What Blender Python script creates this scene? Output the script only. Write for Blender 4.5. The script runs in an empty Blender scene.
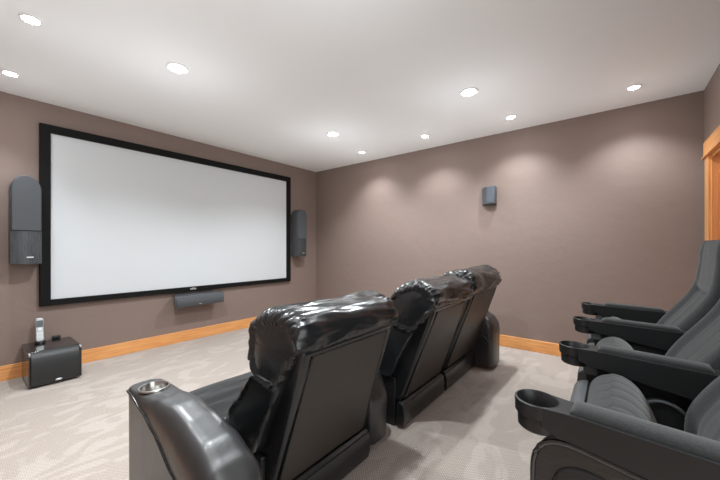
import bpy, bmesh, math, random
from mathutils import Vector, Matrix, noise
C = bpy.context.scene.collection
PI = math.pi
random.seed(4)

# ---------------------------------------------------------------- materials
def mat(name, col, rough=0.5, metal=0.0, spec=0.5, bump=None, vary=None, emit=None, coat=0.0, sheen=0.0):
    """bump=(scale, strength, distance[, detail]); vary=(scale, amount)"""
    m = bpy.data.materials.new(name); m.use_nodes = True
    nt = m.node_tree; b = nt.nodes['Principled BSDF']
    b.inputs['Base Color'].default_value = (*col, 1)
    b.inputs['Roughness'].default_value = rough
    b.inputs['Metallic'].default_value = metal
    b.inputs['Specular IOR Level'].default_value = spec
    b.inputs['Coat Weight'].default_value = coat; b.inputs['Coat Roughness'].default_value = .16
    b.inputs['Sheen Weight'].default_value = sheen
    tc = nt.nodes.new('ShaderNodeTexCoord')
    if vary:
        n = nt.nodes.new('ShaderNodeTexNoise'); n.inputs['Scale'].default_value = vary[0]; n.inputs['Detail'].default_value = 4
        nt.links.new(tc.outputs['Object'], n.inputs['Vector'])
        r = nt.nodes.new('ShaderNodeValToRGB')
        r.color_ramp.elements[0].position = 0.35; r.color_ramp.elements[1].position = 0.65
        r.color_ramp.elements[0].color = (*[c*(1-vary[1]) for c in col], 1)
        r.color_ramp.elements[1].color = (*[min(1, c*(1+vary[1])) for c in col], 1)
        nt.links.new(n.outputs['Fac'], r.inputs['Fac']); nt.links.new(r.outputs['Color'], b.inputs['Base Color'])
    if bump:
        n = nt.nodes.new('ShaderNodeTexNoise'); n.inputs['Scale'].default_value = bump[0]
        n.inputs['Detail'].default_value = bump[3] if len(bump) > 3 else 4
        nt.links.new(tc.outputs['Object'], n.inputs['Vector'])
        bp = nt.nodes.new('ShaderNodeBump'); bp.inputs['Strength'].default_value = bump[1]; bp.inputs['Distance'].default_value = bump[2]
        nt.links.new(n.outputs['Fac'], bp.inputs['Height']); nt.links.new(bp.outputs['Normal'], b.inputs['Normal'])
    if emit:
        b.inputs['Emission Color'].default_value = (*emit[0], 1); b.inputs['Emission Strength'].default_value = emit[1]
    return m

def wood_mat(name, c1, c2, axis=0, scale=9):
    m = bpy.data.materials.new(name); m.use_nodes = True
    nt = m.node_tree; b = nt.nodes['Principled BSDF']; b.inputs['Roughness'].default_value = 0.38
    tc = nt.nodes.new('ShaderNodeTexCoord'); mp = nt.nodes.new('ShaderNodeMapping')
    s = [scale*2.2]*3; s[axis] = scale*0.12; mp.inputs['Scale'].default_value = s
    n = nt.nodes.new('ShaderNodeTexNoise'); n.inputs['Scale'].default_value = 3; n.inputs['Detail'].default_value = 5; n.inputs['Distortion'].default_value = 0.6
    r = nt.nodes.new('ShaderNodeValToRGB'); r.color_ramp.elements[0].position = .3; r.color_ramp.elements[1].position = .7
    r.color_ramp.elements[0].color = (*c1, 1); r.color_ramp.elements[1].color = (*c2, 1)
    nt.links.new(tc.outputs['Object'], mp.inputs['Vector']); nt.links.new(mp.outputs['Vector'], n.inputs['Vector'])
    nt.links.new(n.outputs['Fac'], r.inputs['Fac']); nt.links.new(r.outputs['Color'], b.inputs['Base Color'])
    return m

def carpet_mat():
    m = bpy.data.materials.new('beige_carpet'); m.use_nodes = True
    nt = m.node_tree; L = nt.links.new; N = nt.nodes.new
    b = nt.nodes['Principled BSDF']; b.inputs['Roughness'].default_value = 0.95; b.inputs['Specular IOR Level'].default_value = 0.1
    b.inputs['Sheen Weight'].default_value = 0.15
    tc = N('ShaderNodeTexCoord')
    def mapping(rot, sc):
        mp = N('ShaderNodeMapping'); mp.inputs['Rotation'].default_value = (0, 0, rot); mp.inputs['Scale'].default_value = sc
        L(tc.outputs['Object'], mp.inputs['Vector']); return mp
    # vacuum strokes: cells of pile brushed one way or the other
    m1 = mapping(0.9, (1.3, 2.6, 1)); w = N('ShaderNodeTexNoise'); w.inputs['Scale'].default_value = 1.9; w.inputs['Detail'].default_value = 2.5; w.inputs['Distortion'].default_value = 1.6
    L(m1.outputs['Vector'], w.inputs['Vector'])
    r1 = N('ShaderNodeValToRGB'); r1.color_ramp.elements[0].position = .50; r1.color_ramp.elements[1].position = .56
    r1.color_ramp.elements[0].color = (.475, .412, .367, 1); r1.color_ramp.elements[1].color = (.54, .478, .432, 1)
    L(w.outputs['Fac'], r1.inputs['Fac'])
    # fine loop pattern
    m2 = mapping(PI/4, (1, 1, 1)); wx = N('ShaderNodeTexWave'); wx.inputs['Scale'].default_value = 28; wx.inputs['Distortion'].default_value = 1.0
    wx.inputs['Detail Scale'].default_value = 8
    L(m2.outputs['Vector'], wx.inputs['Vector'])
    m3 = mapping(-PI/4, (1, 1, 1)); wy = N('ShaderNodeTexWave'); wy.inputs['Scale'].default_value = 28; wy.inputs['Distortion'].default_value = 1.0
    wy.inputs['Detail Scale'].default_value = 8
    L(m3.outputs['Vector'], wy.inputs['Vector'])
    mul = N('ShaderNodeMath'); mul.operation = 'MULTIPLY'; L(wx.outputs['Fac'], mul.inputs[0]); L(wy.outputs['Fac'], mul.inputs[1])
    nz = N('ShaderNodeTexNoise'); nz.inputs['Scale'].default_value = 160; L(tc.outputs['Object'], nz.inputs['Vector'])
    add = N('ShaderNodeMath'); add.operation = 'ADD'; L(mul.outputs[0], add.inputs[0]); L(nz.outputs['Fac'], add.inputs[1])
    mr = N('ShaderNodeMapRange'); mr.inputs['From Min'].default_value = .3; mr.inputs['From Max'].default_value = 1.4
    mr.inputs['To Min'].default_value = .66; mr.inputs['To Max'].default_value = 1.18
    L(add.outputs[0], mr.inputs['Value'])
    mx = N('ShaderNodeVectorMath'); mx.operation = 'SCALE'; L(r1.outputs['Color'], mx.inputs[0]); L(mr.outputs['Result'], mx.inputs['Scale'])
    L(mx.outputs['Vector'], b.inputs['Base Color'])
    bp = N('ShaderNodeBump'); bp.inputs['Strength'].default_value = .5; bp.inputs['Distance'].default_value = .006
    L(add.outputs[0], bp.inputs['Height']); L(bp.outputs['Normal'], b.inputs['Normal'])
    return m

def fabric_mat(name, col, k=420):
    m = mat(name, col, rough=.92, spec=.25, bump=(k, .5, .002, 2), vary=(k*.5, .22), sheen=.25)
    return m

M = dict(
    wall=mat('taupe_wall_paint', (.226, .168, .145), .55, spec=.35, bump=(9, .25, .012, 5)),
    ceil=mat('white_ceiling_paint', (.90, .91, .91), .85, spec=.1, bump=(30, .15, .003)),
    carpet=carpet_mat(),
    fir=wood_mat('fir_trim', (.62, .25, .075), (.80, .40, .15), 0),
    fir_v=wood_mat('fir_trim_upright', (.60, .25, .075), (.78, .39, .15), 2),
    door=wood_mat('fir_door', (.40, .11, .035), (.52, .17, .06), 2),
    black=mat('black_velvet', (.004, .004, .004), .7, spec=.2),
    screen=mat('screen_white', (.60, .625, .645), .8, spec=.1),
    leather=mat('black_leather', (.011, .012, .013), .27, spec=.52, bump=(26, .25, .006, 8), coat=.15),
    leather_arm=mat('sheen_black_leather', (.017, .018, .019), .40, spec=1.0, bump=(26, .15, .005, 8), coat=.1),  # lighter, rougher leather copy; the arms' broad sheen is partly in the colour
    vinyl=mat('dark_taupe_vinyl', (.029, .0235, .019), .42, spec=.55, bump=(180, .12, .001)),
    steel=mat('brushed_steel', (.50, .49, .47), .22, 1.0),
    grille=mat('grey_speaker_cloth', (.085, .090, .098), .9, spec=.2, bump=(600, .4, .001)),
    ash=wood_mat('black_ash_veneer', (.026, .028, .031), (.070, .075, .082), 2, 30),
    spk=mat('charcoal_cabinet', (.075, .080, .088), .4),
    bluegrey=mat('slate_speaker_plastic', (.070, .082, .098), .38),
    glossblack=mat('gloss_black', (.008, .008, .009), .16, spec=.6, coat=.3),
    silver=mat('silver_plastic', (.55, .56, .57), .3, .6),
    lcd=mat('grey_display', (.09, .11, .12), .2),
    keys=mat('pale_keys', (.75, .77, .78), .4),
    cloth=fabric_mat('charcoal_weave', (.029, .0305, .0315)),
    cloth2=fabric_mat('charcoal_weave_panel', (.026, .027, .028), 300),
    plastic=mat('charcoal_plastic', (.012, .0132, .0143), .42, bump=(500, .25, .0006)),
    trimgloss=mat('satin_black_edging', (.02, .021, .023), .22, spec=.8, coat=.5),
    plastic_lit=mat('lit_grey_plastic', (.075, .082, .088), .36, bump=(500, .25, .0006)),  # lighter copy of the plastic: sheen and lit tops put into the colour
    plasticd=mat('black_plastic', (.012, .012, .013), .38, bump=(500, .25, .0006)),
    panelwood=wood_mat('dark_grained_laminate', (.016, .015, .015), (.034, .032, .031), 1, 30),
    trimwhite=mat('white_trim', (.85, .85, .84), .4),
    lens=mat('lit_lamp_lens', (.9, .9, .9), .4, emit=((1, .97, .92), 60)),
    brass=mat('brushed_handle', (.55, .52, .46), .3, 1.0),
)

# ---------------------------------------------------------------- helpers
def thing(name, label, cat, loc=(0, 0, 0), group=None):
    o = bpy.data.objects.new(name, None); C.objects.link(o); o.location = loc
    o.empty_display_size = .1
    tag(o, label, cat, group); return o
def tag(o, label=None, cat=None, group=None):
    if label: o['label'] = label
    if cat: o['category'] = cat
    if group: o['group'] = group
    return o
def org(o):
    v = Vector((0, 0, 0))
    while o is not None: v += o.location; o = o.parent
    return v
def obj(name, bm, m, parent=None, smooth=True, bevel=0, sub=0, label=None, angle=40):
    """bm is in world coordinates; links ONE mesh object"""
    if parent is not None: bmesh.ops.translate(bm, verts=bm.verts, vec=-org(parent))
    bmesh.ops.recalc_face_normals(bm, faces=bm.faces)
    me = bpy.data.meshes.new(name); bm.to_mesh(me); bm.free()
    me.materials.append(m)
    if smooth:
        for p in me.polygons: p.use_smooth = True
        if not sub: me.set_sharp_from_angle(angle=math.radians(angle))
    o = bpy.data.objects.new(name, me); C.objects.link(o)
    if parent is not None: o.parent = parent
    if bevel:
        b = o.modifiers.new('bevel', 'BEVEL'); b.width = bevel; b.segments = 3; b.limit_method = 'ANGLE'; b.angle_limit = .6
    if sub:
        s = o.modifiers.new('sub', 'SUBSURF'); s.levels = sub; s.render_levels = sub
    if label: o['label'] = label
    return o
def struct(name, bm, m, parent=None, **k):
    o = obj(name, bm, m, parent, **k)
    if parent is None: o['kind'] = 'structure'
    return o
def BM(): return bmesh.new()
def box(bm, a, b):
    vs = [bm.verts.new((x, y, z)) for x in (a[0], b[0]) for y in (a[1], b[1]) for z in (a[2], b[2])]
    for f in ((0, 1, 3, 2), (4, 6, 7, 5), (0, 4, 5, 1), (2, 3, 7, 6), (0, 2, 6, 4), (1, 5, 7, 3)): bm.faces.new([vs[i] for i in f])
    return bm
def prism(bm, pts, a, b, axis):
    """extrude polygon pts (2D in the two other axes, cyclic order) from a to b on axis"""
    def p3(p, t):
        return [(t, p[0], p[1]), (p[0], t, p[1]), (p[0], p[1], t)][axis]
    A = [bm.verts.new(p3(p, a)) for p in pts]; B = [bm.verts.new(p3(p, b)) for p in pts]
    n = len(pts); bm.faces.new(A); bm.faces.new(B[::-1])
    for i in range(n): bm.faces.new((A[i], B[i], B[(i+1) % n], A[(i+1) % n]))
    return bm
def lathe(bm, prof, c, seg=48, close=False):
    rings = []
    for r, z in prof:
        rings.append([bm.verts.new((c[0]+r*math.cos(2*PI*i/seg), c[1]+r*math.sin(2*PI*i/seg), z)) for i in range(seg)] if r > 1e-6 else [bm.verts.new((c[0], c[1], z))])
    for A, B in zip(rings, rings[1:]):
        for i in range(seg):
            j = (i+1) % seg
            if len(A) == 1 and len(B) == 1: continue
            if len(A) == 1: bm.faces.new((A[0], B[i], B[j]))
            elif len(B) == 1: bm.faces.new((A[i], A[j], B[0]))
            else: bm.faces.new((A[i], A[j], B[j], B[i]))
    return bm
def grid_loft(bm, rings, cap=True):
    V = [[bm.verts.new(p) for p in r] for r in rings]
    n = len(V[0])
    for A, B in zip(V, V[1:]):
        for i in range(n): bm.faces.new((A[i], A[(i+1) % n], B[(i+1) % n], B[i]))
    if cap: bm.faces.new(V[0]); bm.faces.new(V[-1][::-1])
    return bm
def tube(bm, pts, r, seg=8):
    pts = [Vector(p) for p in pts]; rings = []
    for i, p in enumerate(pts):
        t = (pts[min(i+1, len(pts)-1)] - pts[max(i-1, 0)]).normalized()
        up = Vector((0, 0, 1)) if abs(t.z) < .9 else Vector((1, 0, 0))
        u = t.cross(up).normalized(); w = t.cross(u)
        rings.append([p + u*r*math.cos(2*PI*k/seg) + w*r*math.sin(2*PI*k/seg) for k in range(seg)])
    return grid_loft(bm, rings)
def crom(P, n, closed=True):
    """resample a Catmull-Rom curve through P to n points"""
    m = len(P); out = []
    segs = m if closed else m-1
    dense = []
    for i in range(segs):
        g = (lambda k: Vector(P[k % m])) if closed else (lambda k: Vector(P[max(0, min(m-1, k))]))
        p0, p1, p2, p3 = g(i-1), g(i), g(i+1), g(i+2)
        for j in range(12):
            t = j/12
            dense.append(.5*((2*p1)+(p2-p0)*t+(2*p0-5*p1+4*p2-p3)*t*t+(3*p1-p0-3*p2+p3)*t**3))
    if not closed: dense.append(Vector(P[-1]))
    else: dense.append(dense[0].copy())
    d = [0]
    for a, b in zip(dense, dense[1:]): d.append(d[-1]+(b-a).length)
    T = d[-1]; k = 0; cnt = n if closed else n-1
    for i in range(n):
        s = T*i/cnt
        while k < len(d)-2 and d[k+1] < s: k += 1
        f = (s-d[k])/max(1e-9, d[k+1]-d[k]); out.append(dense[k].lerp(dense[k+1], f))
    return out
def lerp(tab, x):
    """piecewise linear lookup in a table of (x, y) sorted by x"""
    if x <= tab[0][0]: return tab[0][1]
    for (a, b), (c, d) in zip(tab, tab[1:]):
        if x <= c:
            t = (x-a)/(c-a); t = t*t*(3-2*t)*.5+t*.5
            return b+(d-b)*t
    return tab[-1][1]

def cushion(loop, x0, x1, seed, n=110, edge=.035, pleat=.006, wrinkle=.006, bulge=.012, nx=44, seam_pucker=None, npl=26, channels=0, plain=None):
    """plain = (y, z): no gathers or rounding where the profile is behind y and below z"""
    """a stuffed cushion: closed profile loop in (y, z) swept along x, gathered at both end seams"""
    bm = BM(); L = crom(loop, n); c = sum(L, Vector((0, 0)))/n
    rings = []
    def put(x, sc, d_end, side):
        ring = []
        for i, p in enumerate(L):
            s = i/n; q = Vector((p[0], p[1])); out = (q-c); R = out.length; out = out/R
            pos = c + (q-c)*sc if sc > 0 else q+out*sc
            pm = 1.0
            if plain: pm = min(1, max(0, (q[0]-plain[0])/.05, (q[1]-plain[1])/.05))
            if sc > 0: pos = pos-out*edge*.75*sc*(.25+.75*pm)
            else: pos = q+out*sc*(.25+.75*pm)
            k_ = sc if sc > 0 else 1
            ph = s*npl*2*PI + 2.5*noise.noise((s*9, seed, side*3.1))
            w = (abs(math.sin(ph/2))**.6-.6) * pleat * (0.6+.8*noise.noise((s*14, seed+5, side)))*2.0 * math.exp(-max(0, d_end)/.045)
            v = Vector((x*5.0, pos[0]*9, pos[1]*9+seed*7))
            wr = noise.noise(v)*wrinkle + (1-abs(noise.noise(Vector((x*5+seed, s*15, 2.1)))*2.2))*wrinkle*.4
            xe = min(x-x0, x1-x)
            wr += (1-abs(noise.noise(Vector((x*6+seed, s*34+x*3, 7.7)))*2.6))*wrinkle*(.16+.45*math.exp(-max(0, xe)/.10))
            w *= pm
            if sc > 0: w *= .45; wr *= .5
            if channels: wr += -abs(math.cos((x-x0)/(x1-x0)*channels*PI))**8*.006
            if seam_pucker:
                for s0 in seam_pucker:
                    ds = min(abs(s-s0), 1-abs(s-s0))
                    wr += (abs(math.sin(x*80+3*noise.noise((x*8, seed, s0))))**.6-.5)*.009*math.exp(-(ds/.035)**2)
            pos = pos + out*(w+wr)*k_
            ring.append((x, pos[0], pos[1]))
        return ring
    # left cap rings
    for sc, b in ((.02, 1), (.25, .95), (.5, .8), (.72, .5), (.86, .25)):
        rings.append(put(x0+.011-bulge*b, sc, .03, 0))
    W = x1-x0
    for k in range(nx+1):
        t = k/nx; t = .5-.5*math.cos(PI*t) if True else t
        t = .35*(k/nx)+.65*t
        x = x0+W*t; d = min(x-x0, x1-x)
        if d < edge:
            q = 1-d/edge; sc = -(edge*(1-math.sqrt(max(0, 1-q*q))))*.75
        else: sc = 0
        rings.append(put(x, sc, d, 0 if t < .5 else 1))
    for sc, b in ((.86, .25), (.72, .5), (.5, .8), (.25, .95), (.02, 1)):
        rings.append(put(x1-.011+bulge*b, sc, .03, 1))
    return grid_loft(bm, rings)

def shrink(poly, d):
    c = sum((Vector(p) for p in poly), Vector((0, 0)))/len(poly)
    return [tuple(Vector(p)+(c-Vector(p)).normalized()*d) for p in poly]

# ---------------------------------------------------------------- room
XL, XR, YB, YF, H = -.16, 3.879, -.604, 4.039, 2.44
T = .12
WL0, WB0 = YB-T, .95        # rear wall left open behind the camera so world light gets in
struct('floor', box(BM(), (XL-1.3, YB-1.9, -.1), (XR+T, YF+T, 0)), M['carpet'], smooth=False)  # runs on past the rear opening to block world light from below
struct('ceiling', box(BM(), (XL-T, YB-T, H), (XR+T, YF+T, H+.1)), M['ceil'], smooth=False)
struct('wall_front', box(BM(), (XL-T, YF, 0), (XR+T, YF+T, H)), M['wall'], smooth=False)
struct('wall_right', box(BM(), (XR, YB-T, 0), (XR+T, YF, H)), M['wall'], smooth=False)
struct('wall_left', box(BM(), (XL-T, WL0, 0), (XL, YF, H)), M['wall'], smooth=False)
DX0, DX1, DH = 2.72, 3.63, 1.84            # door opening in the rear wall
bm = BM(); box(bm, (WB0, YB-T, 0), (DX0, YB, H)); box(bm, (DX1, YB-T, 0), (XR, YB, H)); box(bm, (DX0, YB-T, DH), (DX1, YB, H))
struct('wall_back', bm, M['wall'], smooth=False)
BH, BT = .126, .016
def base(name, a, b): struct(name, box(BM(), a, b), M['fir'], smooth=True, bevel=.003)
base('baseboard_front', (XL, YF-BT, 0), (XR, YF, BH))
base('baseboard_left', (XL, YB-T, 0), (XL+BT, YF-BT, BH))
bm = box(BM(), (XR-BT, YB, 0), (XR, YF-BT, BH))
o = obj('baseboard_right', bm, wood_mat('fir_trim_side', (.62, .25, .075), (.80, .40, .15), 1), bevel=.003); o['kind'] = 'structure'
base('baseboard_back', (WB0, YB, 0), (DX0-.112, YB+BT, BH))
# door with fir casing in the rear wall
d = obj('door_1', box(BM(), (DX0+.03, YB-.070, .012), (DX1-.012, YB-.030, DH-.02)), M['door'], bevel=.002); d['kind'] = 'structure'
bm = BM()
for x0, x1, z0, z1 in ((DX0+.15, DX1-.15, .2, .8), (DX0+.15, DX1-.15, .95, DH-.18)): box(bm, (x0, YB-.032, z0), (x1, YB-.024, z1))
obj('door_panel', bm, M['door'], d, bevel=.004)
bm2 = BM(); tube(bm2, [(DX0+.09, YB-.035, .95), (DX0+.09, YB+.015, .95), (DX0+.19, YB+.015, .95)], .009, 10)
obj('door_handle', bm2, M['brass'], d)
bm = BM()                                    # jambs lining the opening
box(bm, (DX0, YB-T, 0), (DX0+.03, YB+.0, DH)); box(bm, (DX1-.012, YB-T, 0), (DX1, YB+.002, DH)); box(bm, (DX0+.03, YB-T, DH-.02), (DX1-.012, YB, DH))
struct('trim_1', bm, M['fir_v'], bevel=.002)
struct('trim_2', box(BM(), (DX1-.002, YB, 0), (3.742, YB+.018, DH)), M['fir_v'], bevel=.003)
struct('trim_3', box(BM(), (DX0-.11, YB, 0), (DX0+.002, YB+.018, DH)), M['fir_v'], bevel=.003)
bm = BM(); box(bm, (DX0-.13, YB, DH+.014), (3.755, YB+.024, DH+.128)); box(bm, (DX0-.14, YB, DH), (3.775, YB+.032, DH+.014))
struct('trim_4', bm, M['fir'], bevel=.003)

# ---------------------------------------------------------------- ceiling downlights
def downlight(x, y, r, tilt, power, label, group):
    t = thing('recessed_downlight', label, 'ceiling light', (x, y, H), group)
    bm = lathe(BM(), [(r*.80, H+.002), (r*.86, H-.003), (r*1.0, H-.008), (r*1.2, H-.007), (r*1.24, H+.002)], (x, y))
    obj('trim_ring', bm, M['trimwhite'], t)
    bm = lathe(BM(), [(0, H-.016), (r*.45, H-.013), (r*.78, H-.006), (r*.84, H+.002)], (x, y))
    obj('lens', bm, M['lens'], t)
    return t
def lamp(x, y, power, size, blend, aim=(0, 0, -1), rad=.045):
    l = bpy.data.lights.new('downlight_beam', 'SPOT'); l.energy = power; l.spot_size = math.radians(size); l.spot_blend = blend
    l.shadow_soft_size = rad; l.color = LCOL
    o = bpy.data.objects.new('downlight_beam', l); C.objects.link(o); o.location = (x, y, H-.06)
    o.rotation_euler = Vector(aim).to_track_quat('-Z', 'Y').to_euler()
    p = bpy.data.lights.new('ceiling_fill', 'POINT'); p.energy = power*FILL; p.shadow_soft_size = .15; p.color = LCOL  # added fill point, hung below the fixture to brighten the ceiling
    q = bpy.data.objects.new('ceiling_fill', p); C.objects.link(q); q.location = (x, y, H-.62)
FILL = .062  # share of lamp power given to the added fill points
LCOL = (.90, .965, 1.0)
BIG, SMALL = 52, 21
big = [(1.008, 2.50, 'larger ceiling downlight above and left of the screen centre, second light from top left'),
       (2.705, 2.535, 'larger ceiling downlight nearest the corner where screen wall meets right wall'),
       (2.69, .949, 'larger ceiling downlight in the middle of the ceiling, nearest the small wall speaker'),
       (1.008, .95, 'larger ceiling downlight over the left recliner')]
for x, y, lb in big:
    downlight(x, y, .062, 0, 60, lb, 'large ceiling downlights'); lamp(x, y, BIG, 138, .55, rad=.032)
small = [(3.445, -.142, 'small ceiling downlight along the right wall, nearest the door'),
         (3.465, .799, 'small ceiling downlight along the right wall, second from the door'),
         (3.425, 1.729, 'small ceiling downlight along the right wall, third from the door'),
         (3.459, 2.697, 'small ceiling downlight along the right wall, farthest from the door'),
         (.252, 3.563, 'small ceiling downlight at the left edge, above the left wall speaker'),
         (.267, 2.628, 'small tilted ceiling downlight in the top left corner of the view')]
for x, y, lb in small:
    downlight(x, y, .040, 0, 30, lb, 'small wall-washing downlights')
    ax = .22 if x > 2 else -.2
    lamp(x, y, SMALL, 108, .8, (ax, 0, -1), .03)
for x, y, lb in ((.26, 1.73, 'small ceiling downlight along the left wall, level with the seat of the leftmost recliner'), (.26, .80, 'small ceiling downlight along the left wall, behind the leftmost recliner')):
    downlight(x, y, .040, 0, 30, lb, 'small wall-washing downlights'); lamp(x, y, SMALL, 108, .8, (-.25, 0, -1), .03)

# ---------------------------------------------------------------- projection screen
t = thing('projection_screen', 'large white projection screen in a black frame on the wall', 'projection screen', (1.87, YF, .6))
x0, x1, z0, z1, fw, fd = .46, 3.288, .596, 2.238, .073, .045
bm = BM(); o4 = [(x0, z0), (x1, z0), (x1, z1), (x0, z1)]; i4 = [(x0+fw, z0+fw*.75), (x1-fw, z0+fw*.75), (x1-fw, z1-fw), (x0+fw, z1-fw)]
def ringquad(y1, y2):
    A = [bm.verts.new((p[0], y1, p[1])) for p in o4]; B = [bm.verts.new((p[0], y1, p[1])) for p in i4]
    A2 = [bm.verts.new((p[0], y2, p[1])) for p in o4]; B2 = [bm.verts.new((p[0], y2, p[1])) for p in i4]
    for i in range(4):
        j = (i+1) % 4
        bm.faces.new((A[i], A[j], B[j], B[i])); bm.faces.new((A2[i], A2[j], B2[j], B2[i]))
        bm.faces.new((A[i], A[j], A2[j], A2[i])); bm.faces.new((B[i], B[j], B2[j], B2[i]))
ringquad(YF-fd, YF-.001)
obj('screen_frame', bm, M['black'], t, smooth=True, bevel=.004)
obj('screen_surface', box(BM(), (x0+fw-.02, YF-.022, z0+.03), (x1-fw+.02, YF-.016, z1-fw+.02)), M['screen'], t, smooth=False)
bm = BM(); box(bm, (1.75, YF-fd-.005, .616), (1.82, YF-fd, .634)); prism(bm, [(1.768, .634), (1.802, .634), (1.795, .640), (1.775, .640)], YF-fd-.006, YF-fd, 1)
obj('maker_badge', bm, M['silver'], t, label='small silver badge')
# ---------------------------------------------------------------- wall speakers beside the screen
def wall_speaker(xc, label):
    w, z0, z1, yf = .092, .985, 1.735, 3.872
    t = thing('wall_speaker', label, 'speaker', (xc, YF, z0), 'tall speakers beside the screen')
    def arch(w, z0, z1, sp, n=20):
        P = [(xc-w, z0), (xc+w, z0)]
        for i in range(n+1):
            a = PI*i/n; P.append((xc+w*math.cos(a), z1-sp+sp*math.sin(a)))
        return P
    obj('cabinet', prism(BM(), arch(w, z0, z1, .12), yf+.018, YF-.001, 1), M['spk'], t, bevel=.004)
    bm = BM(); P = arch(w-.002, z0+.285, z1-.004, .118)
    n = len(P)
    A = [bm.verts.new((p[0], yf+.016, p[1])) for p in P]; B = [bm.verts.new((p[0]*.97+xc*.03, yf-.012-.01*math.cos((p[0]-xc)/w*PI/2), p[1]-.004)) for p in P]
    bm.faces.new(A); bm.faces.new(B[::-1])
    for i in range(n): bm.faces.new((A[i], B[i], B[(i+1) % n], A[(i+1) % n]))
    obj('grille', bm, M['grille'], t, bevel=.006, label='rounded-top grey cloth grille')
    bm = BM(); P = []
    for i in range(13):
        u = -1+2*i/12; P.append((xc+w*u, yf+.006-.014*math.cos(u*PI/2)))
    P += [(xc+w, yf+.018), (xc-w, yf+.018)]
    prism(bm, P, z0, z0+.278, 2)
    obj('lower_baffle', bm, M['ash'], t, label='dark wood-grain lower front')
    obj('badge', box(BM(), (xc+.0, yf-.013, z0+.052), (xc+.040, yf-.005, z0+.062)), M['silver'], t, label='silver name plate')
    return t
wall_speaker(.368, 'tall grey arched speaker on the wall left of the screen')
wall_speaker(3.418, 'tall grey arched speaker on the wall right of the screen')
# centre speaker
t = thing('centre_speaker', 'long dark grey speaker on the wall under the screen', 'speaker', (1.82, YF, .43))
bm = BM(); rings = []
for x, dx in ((1.535, 0), (2.115, 0)):
    rings.append([(x, 3.875, .435), (x, 3.868, .500), (x, 3.885, .560), (x+(.05 if x < 1.8 else -.05), YF-.001, .575), (x+(.05 if x < 1.8 else -.05), YF-.001, .46)])
grid_loft(bm, rings); obj('cabinet', bm, M['spk'], t, bevel=.006)
bm = BM(); rings = []
for x in (1.545, 2.105): rings.append([(x, 3.873, .442), (x, 3.860, .472), (x, 3.857, .50), (x, 3.864, .53), (x, 3.880, .553), (x, 3.892, .553), (x, 3.885, .442)])
grid_loft(bm, rings); obj('grille', bm, M['grille'], t, bevel=.002)
obj('badge', box(BM(), (1.80, 3.855, .452), (1.825, 3.875, .460)), M['silver'], t)
obj('wall_bracket', box(BM(), (1.72, YF-.01, .48), (1.92, YF+.004, .54)), M['plasticd'], t)
# surround speaker on right wall
t = thing('surround_speaker', 'small slate wedge speaker high on the right wall', 'speaker', (XR, 1.10, 1.62))
P = [(XR, 1.214), (XR-.075, 1.172), (XR-.112, 1.128), (XR-.112, 1.045), (XR-.095, 1.035), (XR, 1.045)]
obj('cabinet', prism(BM(), P, 1.625, 1.825, 2), M['bluegrey'], t, bevel=.006)
obj('grille', prism(BM(), [(XR-.110, 1.122), (XR-.110, 1.052), (XR-.117, 1.056), (XR-.117, 1.118)], 1.64, 1.81, 2), M['bluegrey'], t, bevel=.002)
obj('wall_bracket', box(BM(), (XR-.01, 1.08, 1.66), (XR+.004, 1.17, 1.79)), M['plasticd'], t)
# ---------------------------------------------------------------- subwoofer and cordless phone
SX0, SX1, SY0, SY1, SZ = .352, .672, 3.590, 4.018, .286
t = thing('subwoofer', 'black box subwoofer standing on the carpet by the baseboard', 'subwoofer', ((SX0+SX1)/2, (SY0+SY1)/2, 0))
obj('cabinet', box(BM(), (SX0, SY0+.05, .015), (SX1, SY1, SZ)), M['glossblack'], t, bevel=.008)
P = [(SY0+.05, .018), (SY0+.004, .018), (SY0-.004, .09), (SY0-.006, .17), (SY0, .235), (SY0+.018, .268), (SY0+.05, SZ-.001)]
obj('grille', prism(BM(), P, SX0+.012, SX1-.012, 0), mat('black_mesh_grille', (.016, .017, .018), .45, bump=(700, .5, .001)), t, bevel=.004)
for x in (SX0, SX1-.012):
    rl = obj('side_rail', box(BM(), (x, SY0+.002, .018), (x+.012, SY0+.05, SZ-.024)), M['glossblack'], t, bevel=.003)
    obj('rail_cap', box(BM(), (x, SY0+.004, SZ-.024), (x+.012, SY0+.05, SZ-.002)), M['silver'], rl, bevel=.004, label='silver corner cap')
bm = BM(); tube(bm, [(.525+.020*math.cos(a), SY0-.009, .040+.006*math.sin(a)) for a in [2*PI*i/16 for i in range(17)]], .0022, 6); box(bm, (.507, SY0-.010, .038), (.543, SY0-.004, .042))
obj('badge', bm, M['silver'], t)
for fx, fy in ((SX0+.03, SY0+.08), (SX1-.03, SY0+.08), (SX0+.03, SY1-.03), (SX1-.03, SY1-.03)):
    obj('foot', lathe(BM(), [(0, 0), (.014, 0), (.016, .016), (0, .016)], (fx, fy), 16), M['plasticd'], t)
px_, py_ = .455, 3.935
t = thing('cordless_phone', 'silver cordless handset upright in its cradle on the subwoofer', 'phone', (px_, py_, SZ))
bm = BM(); rings = []
for z, a, b in ((SZ, .036, .045), (SZ+.012, .036, .045), (SZ+.024, .030, .034)):
    rings.append([(px_+a*math.cos(q), py_+b*math.sin(q), z) for q in [2*PI*i/20 for i in range(20)]])
grid_loft(bm, rings); obj('cradle', bm, M['glossblack'], t, bevel=.002)
def slab(w, y0, z0, z1, th, tilt=.14):
    bm = BM(); rings = []
    n = 10
    for k in range(n+1):
        z = z0+(z1-z0)*k/n; ww = w*(1-.10*math.sin(PI*k/n)) if 0 < k < n else w*.8
        yy = py_+y0+(z-SZ)*tilt
        rings.append([(px_-ww, yy, z), (px_-ww*.8, yy-th*.5, z), (px_+ww*.8, yy-th*.5, z), (px_+ww, yy, z), (px_+ww*.8, yy+th*.5, z), (px_-ww*.8, yy+th*.5, z)])
    return grid_loft(bm, rings)
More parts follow.
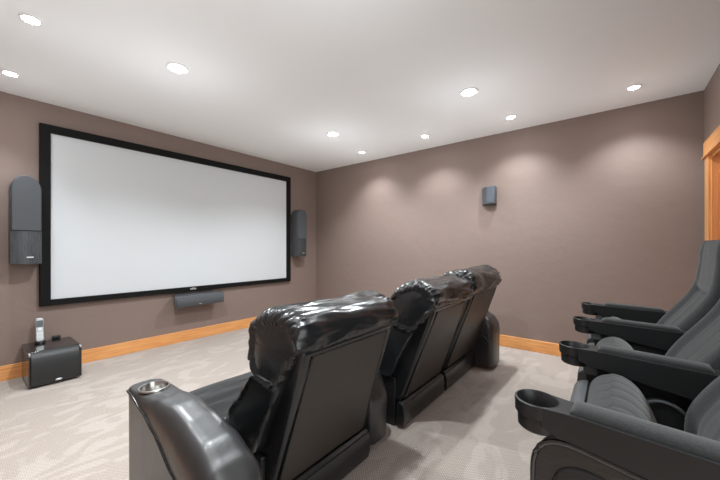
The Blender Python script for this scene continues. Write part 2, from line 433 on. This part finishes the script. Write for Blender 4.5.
obj('handset', slab(.031, 0, SZ+.015, SZ+.215, .026), M['silver'], t, bevel=.002)
def facep(w0, w1, z0, z1, out=.016):
    yy = lambda z: py_+(z-SZ)*.14-out
    bm = BM(); vs = []
    for z in (z0, z1):
        for x in (w0, w1):
            for d in (0, .006): vs.append(bm.verts.new((px_+x, yy(z)+d, z)))
    for f in ((0, 2, 3, 1), (4, 5, 7, 6), (0, 1, 5, 4), (2, 6, 7, 3), (0, 4, 6, 2), (1, 3, 7, 5)): bm.faces.new([vs[i] for i in f])
    return bm
obj('display', facep(-.021, .021, SZ+.140, SZ+.198), M['lcd'], t, bevel=.003)
for r in range(4):
    for c in range(3):
        x = -.019+c*.014; z = SZ+.038+r*.016
        obj('key', facep(x, x+.011, z, z+.011), M['keys'], t)
obj('navigation_pad', facep(-.013, .013, SZ+.108, SZ+.130, .018), M['keys'], t, bevel=.002)
t = tag(obj('power_adapter', box(BM(), (.545, 4.000, .290), (.600, YF+.002, .312)), M['plasticd'], bevel=.004), 'small black power adapter plugged into the wall behind the subwoofer', 'power adapter')

# ---------------------------------------------------------------- leather recliners
DZ = 0
def dsh(P, dy, z0=.2, z1=.8):
    """lean the profile back: dy grows with height"""
    return [(y+dy*max(0, (z-z0)/(z1-z0)), z+DZ*max(0, (z-z0)/(z1-z0))) for y, z in P]
PILLOW = [(.866, .745), (.846, .762), (.836, .80), (.842, .845), (.868, .880), (.93, .902), (1.00, .904), (1.07, .882), (1.125, .835), (1.155, .77), (1.158, .71), (1.145, .655), (1.115, .625), (1.03, .605), (.965, .62), (.91, .68)]
LUMBAR = [(.955, .62), (1.03, .637), (1.11, .634), (1.155, .60), (1.20, .55), (1.25, .49), (1.31, .41), (1.31, .35), (1.21, .30), (1.10, .32), (1.05, .42), (.99, .53)]
SHELL = [(1.035, .165), (.875, .66), (.850, .755), (.88, .80), (.95, .80), (.97, .70), (1.01, .58), (1.08, .42), (1.18, .165)]
def recliner(x0, x1, label, dy, dz, seed, arms, seat):
    global DZ
    DZ = dz
    t = thing('leather_recliner', label, 'recliner', ((x0+x1)/2, 1.25, 0), 'row of three black leather recliners')
    g = .004
    sh = dsh(SHELL, dy)
    # shell with chamfered rear corners (flanks)
    bm = BM(); rings = []
    cx = .055
    for x, k in ((x0+.036, 1), (x0+.048, 0), (x1-.048, 0), (x1-.036, 1)):
        rings.append([(x, y+(.012*k if i < 3 else 0), z) for i, (y, z) in enumerate(sh)])
    grid_loft(bm, rings); obj('back_shell', bm, M['leather'], t, bevel=.008)
    # rear panel (flat upholstered board, welted)
    a = Vector(dsh([(1.028, .185)], dy)[0]); b = Vector(dsh([(.862, .735)], dy)[0]); nrm = Vector((-(b-a)[1], (b-a)[0])).normalized()
    if nrm[0] > 0: nrm = -nrm
    bm = BM(); rings = []
    nn = 12
    for k in range(nn+1):
        s = k/nn; p = a.lerp(b, s)
        ring = []
        m_ = 16
        for j in range(m_+1):
            u = j/m_; xi = cx+.005+.03*s; x = x0+xi+(x1-x0-2*xi)*u
            o_ = .010+.006*math.sin(PI*u)*math.sin(PI*s)+.002*noise.noise((x*4, s*4, seed))
            q = p+nrm*o_; ring.append((x, q[0], q[1]))
        for j in range(m_, -1, -1):
            u = j/m_; xi = cx+.005+.03*s; x = x0+xi+(x1-x0-2*xi)*u
            q = p-nrm*.012; ring.append((x, q[0], q[1]))
        rings.append(ring)
    grid_loft(bm, rings); rp = obj('rear_panel', bm, M['vinyl'], t)
    for x, sg in ((x0+cx+.003, 1), (x1-cx-.003, -1)):
        bm = tube(BM(), [(x+sg*.03*s, (a.lerp(b, s)+nrm*.009)[0], (a.lerp(b, s)+nrm*.009)[1]) for s in [i/10 for i in range(11)]], .0045)
        obj('welt', bm, M['leather'], rp)
    obj('headrest_pillow', cushion(dsh(PILLOW, dy), x0+.002, x1-.002, seed, edge=.058, pleat=(.011 if seed < 5 else .008), wrinkle=(.013 if seed < 5 else .019), seam_pucker=(0.0,), bulge=.014, plain=(1.10, .79), nx=70, n=150), M['leather'], t)
    obj('lumbar_cushion', cushion(dsh(LUMBAR, dy*.6), x0+.004, x1-.004, seed+3, n=80, pleat=.0025, wrinkle=.007, bulge=.004, edge=.03, plain=(1.12, .9)), M['leather'], t)
    # seat
    SEAT = [(1.26, .40), (1.35, .425), (1.50, .425), (1.585, .425), (1.625, .41), (1.645, .37), (1.64, .31), (1.60, .28), (1.26, .28)]
    obj('seat_cushion', cushion(SEAT, seat[0], seat[1], seed+8, n=80, pleat=.004, wrinkle=.006, seam_pucker=(.43,)), M['leather'], t)
    obj('footrest', prism(BM(), [(1.60, .07), (1.645, .07), (1.655, .16), (1.65, .285), (1.60, .285)], x0+.01, x1-.01, 0), M['leather'], t, bevel=.01)
    obj('base', box(BM(), (x0+.02, 1.07, .0), (x1-.02, 1.60, .30)), M['plasticd'], t, bevel=.005)
    # kick panel low at the back
    kp = [(1.012, .012), (1.000, .05), (.998, .10), (1.008, .150), (1.03, .165), (1.055, .15), (1.06, .012)]
    obj('kick_panel', prism(BM(), kp, x0+.015, x1-.02, 0), M['leather'], t, bevel=.006)
    ZS = [(.85, .26), (.95, .33), (1.08, .41), (1.236, .487), (1.334, .523), (1.47, .553), (1.6, .555)]
    ZT = [(.84, .38), (.86, .43), (.90, .475), (.98, .525), (1.08, .560), (1.18, .576), (1.26, .578), (1.31, .572), (1.36, .570), (1.50, .568), (1.56, .560)]
    for ai, ar in enumerate(arms):
        if ar is None: continue
        ax0, ax1, yb = ar; w = ax1-ax0; bm = BM(); rings = []
        ys = [yb+i*(1.563-yb)/60 for i in range(61)]
        y_end = ys[-1]
        for y in ys:
            d_ = y_end-y; r = .075; ins = r*(1-math.sqrt(max(0, 1-(1-d_/r)**2))) if d_ < r else 0
            d2 = y-ys[0]; r2 = .05; ins += r2*(1-math.sqrt(max(0, 1-(1-d2/r2)**2)))*.7 if d2 < r2 else 0
            zt = lerp(ZT, y)
            if yb > .9: zt = min(zt, .27+(y-yb)*1.9)
            if d_ < .02: zt -= .012*(1-d_/.02)
            pad = .012 if y < 1.27 else .012*max(0, 1-(y-1.27)/.03)      # puffed pad behind the cup holder
            zs = min(lerp(ZS, y), zt-.012)
            zt += pad*.4; l = ax0+ins*.95; rr = ax1-ins*.95+(.035*max(0, min(1, (1.12-y)/.25)) if ai == 0 else 0)
            W_ = rr-l
            P = [(l+.004, .035), (l+.002, .12), (l, max(.10, (zs-.03))), (l-.002, zs), (l+.001, zs+(zt-zs)*.50), (l+.010, zs+(zt-zs)*.82), (l+.030, zs+(zt-zs)*.96)]
            for q in (.3, .42, .5, .58, .7): P.append((l+W_*q, zt))
            P += [(rr-.022, zt-.003), (rr-.007, zt-.014), (rr+.004+pad*.4, zt-.045), (rr+.004, zt-.085), (rr, max(.16, zt-.13)), (rr-.002, .20), (rr-.004, .035)]
            ring = []
            for (x, z) in P:
                k = 1 if z > zt-.1 else .25
                z2 = z+noise.noise((x*9, y*9, seed))*.004*k*(1 if y < 1.28 else .15); x2 = x+noise.noise((y*8, z*8, seed+4))*.003*k
                ring.append((x2, y, max(z2, .03)))
            rings.append(ring)
        grid_loft(bm, rings)
        arm = obj('armrest', bm, M['leather_arm'], t, sub=0, angle=70)
        # cup holder sunk in the arm
        cx_, cy_ = (ax0+ax1)/2-.008, 1.415; zc = .574
        cut = BM(); lathe(cut, [(0, zc-.085), (.046, zc-.085), (.046, zc+.05), (0, zc+.05)], (cx_, cy_)); bmesh.ops.recalc_face_normals(cut, faces=cut.faces)
        bmesh.ops.translate(cut, verts=cut.verts, vec=-org(t))
        cme = bpy.data.meshes.new('cut'); cut.to_mesh(cme); cut.free(); co = bpy.data.objects.new('cut', cme); C.objects.link(co); co.location = org(t)
        md = arm.modifiers.new('b', 'BOOLEAN'); md.object = co; md.solver = 'EXACT'
        bpy.context.view_layer.update()
        dg = bpy.context.evaluated_depsgraph_get(); me = bpy.data.meshes.new_from_object(arm.evaluated_get(dg))
        arm.modifiers.clear(); arm.data = me
        bpy.data.objects.remove(co)
        for p in me.polygons: p.use_smooth = True
        me.set_sharp_from_angle(angle=math.radians(60))
        obj('cup_holder', lathe(BM(), [(.0, zc-.080), (.040, zc-.080), (.042, zc-.076), (.044, zc-.004), (.048, zc+.003), (.054, zc+.002), (.056, zc-.002), (.0455, zc-.008), (.0445, zc-.083), (0, zc-.083)], (cx_, cy_)), M['steel'], arm, label='round steel cup holder')
        # piping along the two upper seams and down the front
        for sgn, xe in ((-1, ax0), (1, ax1)):
            bm = BM(); pts = []
            for y in [max(.87, yb+.14 if yb > .9 else 0)+i*(1.51-max(.87, yb+.14 if yb > .9 else 0))/32 for i in range(33)]:
                d_ = y_end-y; r = .075; ins = r*(1-math.sqrt(max(0, 1-(1-d_/r)**2))) if d_ < r else 0
                fl = .035*max(0, min(1, (1.12-y)/.25)) if ai == 0 and sgn > 0 else 0
                pts.append((xe+fl-sgn*(ins*.95)+sgn*.0035, y, (min(lerp(ZS, y), lerp(ZT, y)-.012) if sgn < 0 else lerp(ZT, y)-.068)))
            tube(bm, pts, .004, 6)
            obj('piping', bm, M['leather'], arm)
    return t
recliner(.715, 1.375, 'leftmost black leather recliner, nearest the viewer, with a steel cup holder in its arm', .0, -.012, 2, ((.422, .562, .843), (1.40, 1.58, 1.03)), (.56, 1.405))
recliner(1.685, 2.325, 'middle black leather recliner of the row of three', -.045, .008, 11, (None, None), (1.60, 2.325))
recliner(2.327, 3.07, 'far right black leather recliner, closest to the right wall', -.045, .034, 23, (None, (3.0, 3.25, .843)), (2.327, 3.005))

# ---------------------------------------------------------------- cinema chairs
AZ = .71
def rrect(pts_, r, n=5):
    """round the corners of a convex polygon"""
    out = []; m_ = len(pts_)
    for i in range(m_):
        p = Vector(pts_[i]); a = Vector(pts_[i-1]); b = Vector(pts_[(i+1) % m_]); rr = r[i] if isinstance(r, (list, tuple)) else r
        u = (a-p).normalized(); v = (b-p).normalized(); rr = min(rr, (a-p).length*.45, (b-p).length*.45)
        s, e = p+u*rr, p+v*rr
        for k in range(n+1):
            t_ = k/n; out.append(tuple((1-t_)**2*s+2*t_*(1-t_)*p+t_*t_*e))
    return out
def arm_assembly(t, ax, rot=0.0, cy=.135, endpanel=False, pitch=.03):
    """armrest with cup ring, fabric pad and the standard that carries it; ax = centre x"""
    made = []
    w = .042
    # arm body: tapered beam, deeper to the rear, flaring into the cup ring
    R = .055
    yr = -.30; yc = cy
    P = [(ax-w, yr), (ax-w, -.12), (ax-w*.97, cy-.10), (ax-w-.004, cy-.06), (ax-R*.93, cy-R*.36)]
    P += [(ax+(R-.005)*math.cos(a), cy+(R-.005)*math.sin(a)) for a in [PI*(1.12+.76*k/14) for k in range(15)]]
    P += [(ax+R*.93, cy-R*.36), (ax+w+.004, cy-.06), (ax+w*.97, cy-.10), (ax+w, -.12), (ax+w, yr)]
    bm = prism(BM(), P, 0, 1, 2)
    for v in bm.verts:
        s = (v.co.y-yr)/(yc-yr); zb = .598+.052*s
        if v.co.y > cy-.058: zb = AZ-.050
        v.co.z = zb if v.co.z < .5 else AZ
    arm = obj('armrest', bm, M['plastic'], t, bevel=.003); made.append(arm)
    bm = lathe(BM(), [(0, AZ-.078), (R-.012, AZ-.078), (R-.007, AZ-.073), (R-.006, AZ-.040), (R, AZ-.036), (R+.001, AZ-.002), (R-.001, AZ), (R-.004, AZ), (R-.006, AZ-.004), (R-.015, AZ-.040), (R-.016, AZ-.068), (0, AZ-.070)], (ax, cy))
    obj('cup_holder', bm, M['plasticd'], arm, label='black round cup holder')
    # fabric pad
    bm = BM(); rings = []
    pw = .033
    n = 30
    for k in range(n+1):
        y = -.275+(cy-.080+.275)*k/n; d_ = min(k/n, 1-k/n)*(cy-.080+.275)
        r = .02; s = math.sqrt(max(0.02, 1-(1-min(1, d_/r))**2)); hh = .019*s
        rings.append([(ax-pw, y, AZ-.001)]+[(ax-pw*math.cos(a), y, AZ+.002+hh*math.sin(a)**.7) for a in [PI*j/14 for j in range(0, 15)]]+[(ax+pw, y, AZ-.001)])
    grid_loft(bm, rings); obj('arm_pad', bm, M['cloth'], arm, label='grey fabric arm pad')
    # standard (upright) under the arm
    bm = BM()
    if endpanel:
        P = rrect([(.165, .02), (.165, .64), (-.30, .585), (-.30, .02)], [.02, .11, .08, .02], 8)
        prism(bm, P, ax-.030, ax+.030, 0)
        st = obj('standard', bm, M['panelwood'], t, bevel=.008)
        made.append(st)
        bm = BM(); inn = rrect([(.118, .10), (.118, .590), (-.255, .540), (-.255, .10)], [.04, .10, .08, .04], 8)
        prism(bm, inn, ax-.034, ax-.027, 0); obj('inset_panel', bm, M['plasticd'], st, bevel=.003)
        bm = BM(); loop = [(ax-.031, p[0], p[1]) for p in inn]; tube(bm, loop+[loop[0]], .005, 6); obj('inset_bead', bm, M['plasticd'], st)
        bm = BM(); loop = [(ax-.026, p[0], p[1]) for p in P]; tube(bm, loop+[loop[0]], .007, 8); obj('edge_trim', bm, M['trimgloss'], st)
    else:
        P = rrect([(.085, .02), (.085, .632), (-.27, .60), (-.22, .02)], [.01, .03, .03, .01], 4)
        prism(bm, P, ax-.022, ax+.022, 0); st = obj('standard', bm, M['plasticd'], t, bevel=.006)
        bm = box(BM(), (ax-.024, .045, .600), (ax+.024, .094, .640)); obj('bracket_cap', bm, M['plastic_lit'], st, bevel=.006, label='bracket cap, lit grey painted in')  # top front of the upright, its lit tone put into the colour
    bm = box(BM(), (ax-.035, -.27, 0), (ax+.035, .16, .022)); obj('foot_plate', bm, M['plasticd'], t, bevel=.005)
    if rot or pitch:
        piv = Vector((ax, cy, 0))-org(t)
        shear = Matrix.Identity(4); shear[2][1] = pitch
        mrot = Matrix.Translation(piv) @ Matrix.Rotation(rot, 4, 'Z') @ Matrix.Translation(-piv)
        mtx = Matrix.Translation(piv) @ Matrix.Rotation(rot, 4, 'Z') @ shear @ Matrix.Translation(-piv)
        def rec(o, isroot):
            o.data.transform(mtx)
            for c in o.children: rec(c, False)
        for o in made: rec(o, True)
def chair_body(t, xa, xb, seed):
    """xa, xb = arm centres; the chair hangs between them"""
    x0, x1 = xa+.055, xb-.055; cx = (x0+x1)/2; hw = (x1-x0)/2
    # backrest: curved shell plus padded bolsters and centre panels; front surface profile (y, z)
    F = [(-.205, .42), (-.195, .50), (-.205, .58), (-.245, .66), (-.30, .74), (-.355, .82), (-.395, .90), (-.412, 1.00), (-.420, 1.10), (-.425, 1.165)]
    Fc = crom(F, 40, False)
    def width(z): return hw-.012-.030*max(0, (z-.95)/.25)**1.5-.02*max(0, (.52-z)/.1)
    def nrm(i):
        a, b = Fc[max(0, i-1)], Fc[min(39, i+1)]; d_ = (b-a).normalized(); return Vector((-d_[1], d_[0]))*-1   # forward
    NF = [nrm(i) if nrm(i)[0] > 0 else -nrm(i) for i in range(40)]
    # padded front + wrap-around sides
    bm = BM(); rings = []
    m_ = 48
    for i in range(40):
        p, nn = Fc[i], NF[i]; W_ = width(p[1]); ring = []
        e = min(i, 39-i)/3.0; edge = 1-(1-min(1, e))**2
        for j in range(m_+1):
            u = -1+2*j/m_; x = cx+W_*u
            au = abs(u)
            side = 1-max(0, (au-.80)/.20)**2.5                       # roll off at the outer edge
            d_ = .050*(math.sqrt(max(0, side)))
            inb = max(0, min(1, (.72-au)/.10)); inb = inb*inb*(3-2*inb)
            low = p[1] < .885
            d_ -= .022*inb*(1 if low else .35)                           # recessed centre
            if low: d_ -= .006*math.exp(-((au-.70)/.022)**2)
            if low and au < .66: d_ -= .0035*abs(math.cos(u*2.3*PI))**14
            d_ -= .010*math.exp(-((p[1]-.885)/.010)**2)*(1 if au < .72 else .0)  # seam under the headrest
            if not low: d_ += .003*noise.noise((x*12, p[1]*30, seed))
            d_ -= .012*(1-edge)
            q = p+nn*(d_-.045); ring.append((x, q[0], q[1]))
        for j in range(m_, -1, -1):
            u = -1+2*j/m_; x = cx+W_*u*.995; q = p+nn*(-.052); ring.append((x, q[0], q[1]))
        rings.append(ring)
    grid_loft(bm, rings); pad = obj('backrest', bm, M['cloth'], t, angle=75)
    bm = BM(); rings = []
    for i in range(0, 40, 3):
        p, nn = Fc[i], NF[i]; W_ = width(p[1])-.004; ring = []
        for j in range(13):
            u = -1+2*j/12; q = p+nn*(-.0515); ring.append((cx+W_*u, q[0], q[1]))
        for j in range(12, -1, -1):
            u = -1+2*j/12; q = p+nn*(-.075-.02*(1-u*u)); ring.append((cx+W_*u*.98, q[0], q[1]))
        rings.append(ring)
    grid_loft(bm, rings); obj('back_shell', bm, M['plasticd'], pad, bevel=.003)
    # tip-up seat, folded: pan to the front, cushion to the rear
    CU = [(.075, .40), (.078, .50), (.070, .58), (.050, .622), (.010, .645), (-.035, .642), (-.075, .610), (-.105, .55), (-.118, .48), (-.10, .41), (-.03, .37), (.04, .375)]
    sx0, sx1 = x0+.012, x1-.012
    bm = BM(); L = crom(CU, 60); c = sum(L, Vector((0, 0)))/60; rings = []
    K = 56
    for sc, b in ((.03, .012), (.4, .010), (.7, .006)): rings.append([(sx0+.010-b, *(c+(p-c)*sc)) for p in L])
    for k in range(K+1):
        t_ = k/K; x = sx0+(sx1-sx0)*t_; d_ = min(x-sx0, sx1-x); r = .05
        ins = r*(1-math.sqrt(max(0, 1-(1-min(1, d_/r))**2)))
        crown = .012*(1-(2*t_-1)**2)
        ring = []
        for i, p in enumerate(L):
            v = p-c; R_ = v.length; sc = (R_-ins*.8+crown*(1 if v[0] < .02 else .0))/R_
            ch = -.0022*abs(math.cos(t_*7*PI))**16 if v[0] < .04 else 0
            q = c+v*(sc+ch/R_); ring.append((x, q[0], q[1]))
        rings.append(ring)
    for sc, b in ((.7, .006), (.4, .010), (.03, .012)): rings.append([(sx1-.010+b, *(c+(p-c)*sc)) for p in L])
    grid_loft(bm, rings); seat = obj('seat', bm, M['cloth2'], t, angle=80, label='folded-up grey fabric seat cushion')
    P = crom([(.076, .38), (.082, .48), (.078, .56), (.070, .590), (.080, .598), (.105, .588), (.120, .565), (.122, .48), (.112, .38), (.090, .345)], 50)
    bm = BM(); rings = []
    for x, k in ((sx0+.004, .93), (sx0+.012, .98), (sx0+.03, 1), (sx1-.03, 1), (sx1-.012, .98), (sx1-.004, .93)):
        cc = Vector((.09, .48)); rings.append([(x, *(cc+(p-cc)*k)) for p in P])
    grid_loft(bm, rings); obj('seat_pan', bm, M['plastic_lit'], seat, angle=60, label='plastic seat underside, grey sheen painted in')
    # hinge covers by the standards
    for s in (-1, 1):
        bm = BM(); xx = (x0 if s < 0 else x1)
        P = crom([(-.05, .47), (-.075, .53), (-.115, .565), (-.16, .568), (-.20, .54), (-.21, .46), (-.15, .40), (-.09, .41)], 40)
        prism(bm, [tuple(p) for p in P], xx-s*.012, xx+s*.030, 0)
        obj('hinge_cover', bm, M['plastic'], t, bevel=.006)
        bm = BM(); loop = [(xx-s*.014, p[0], p[1]) for p in P]; tube(bm, loop+[loop[0]], .006, 8)
        obj('hinge_rim', bm, M['plastic_lit'], t)
    obj('cross_beam', box(BM(), (xa+.02, -.16, .36), (xb-.02, -.11, .40)), M['plasticd'], t, bevel=.005)
AX = [.985, 1.63, 2.27, 2.905]
labels = ['grey fabric cinema chair nearest the viewer, with the grained end panel on its side',
          'middle one of the three grey fabric cinema chairs',
          'farthest cinema chair, grey fabric, in front of the wooden door frame']
for i in range(3):
    t = thing('cinema_chair', labels[i], 'cinema chair', ((AX[i]+AX[i+1])/2, -.1, 0), 'row of grey tip-up cinema chairs')
    if i == 0: arm_assembly(t, AX[0], rot=math.radians(-4), cy=.160, endpanel=True)
    chair_body(t, AX[i], AX[i+1], 3+i*5)
    arm_assembly(t, AX[i+1], rot=math.radians((-4, .5, 2)[i]), cy=.125)

# ---------------------------------------------------------------- world, camera, colour
w = bpy.data.worlds.new('World'); bpy.context.scene.world = w; w.use_nodes = True
w.node_tree.nodes['Background'].inputs[0].default_value = (.95, .98, 1.0, 1)
w.node_tree.nodes['Background'].inputs[1].default_value = 1.7
cam = bpy.data.cameras.new('camera'); co = bpy.data.objects.new('camera', cam); C.objects.link(co)
cam.sensor_width = 36; cam.lens = 319*36/720; cam.shift_y = 8/720; cam.clip_start = .02
yaw = math.atan(252/319.)
co.location = (0, 0, 1.12); co.rotation_euler = (PI/2, 0, yaw-PI/2)
sc = bpy.context.scene; sc.camera = co
sc.view_settings.view_transform = 'Standard'; sc.view_settings.look = 'None'; sc.view_settings.gamma = 1
sc.view_settings.exposure = 0.8; sc.view_settings.use_curve_mapping = False
sc.cycles.max_bounces = 14; sc.cycles.diffuse_bounces = 8
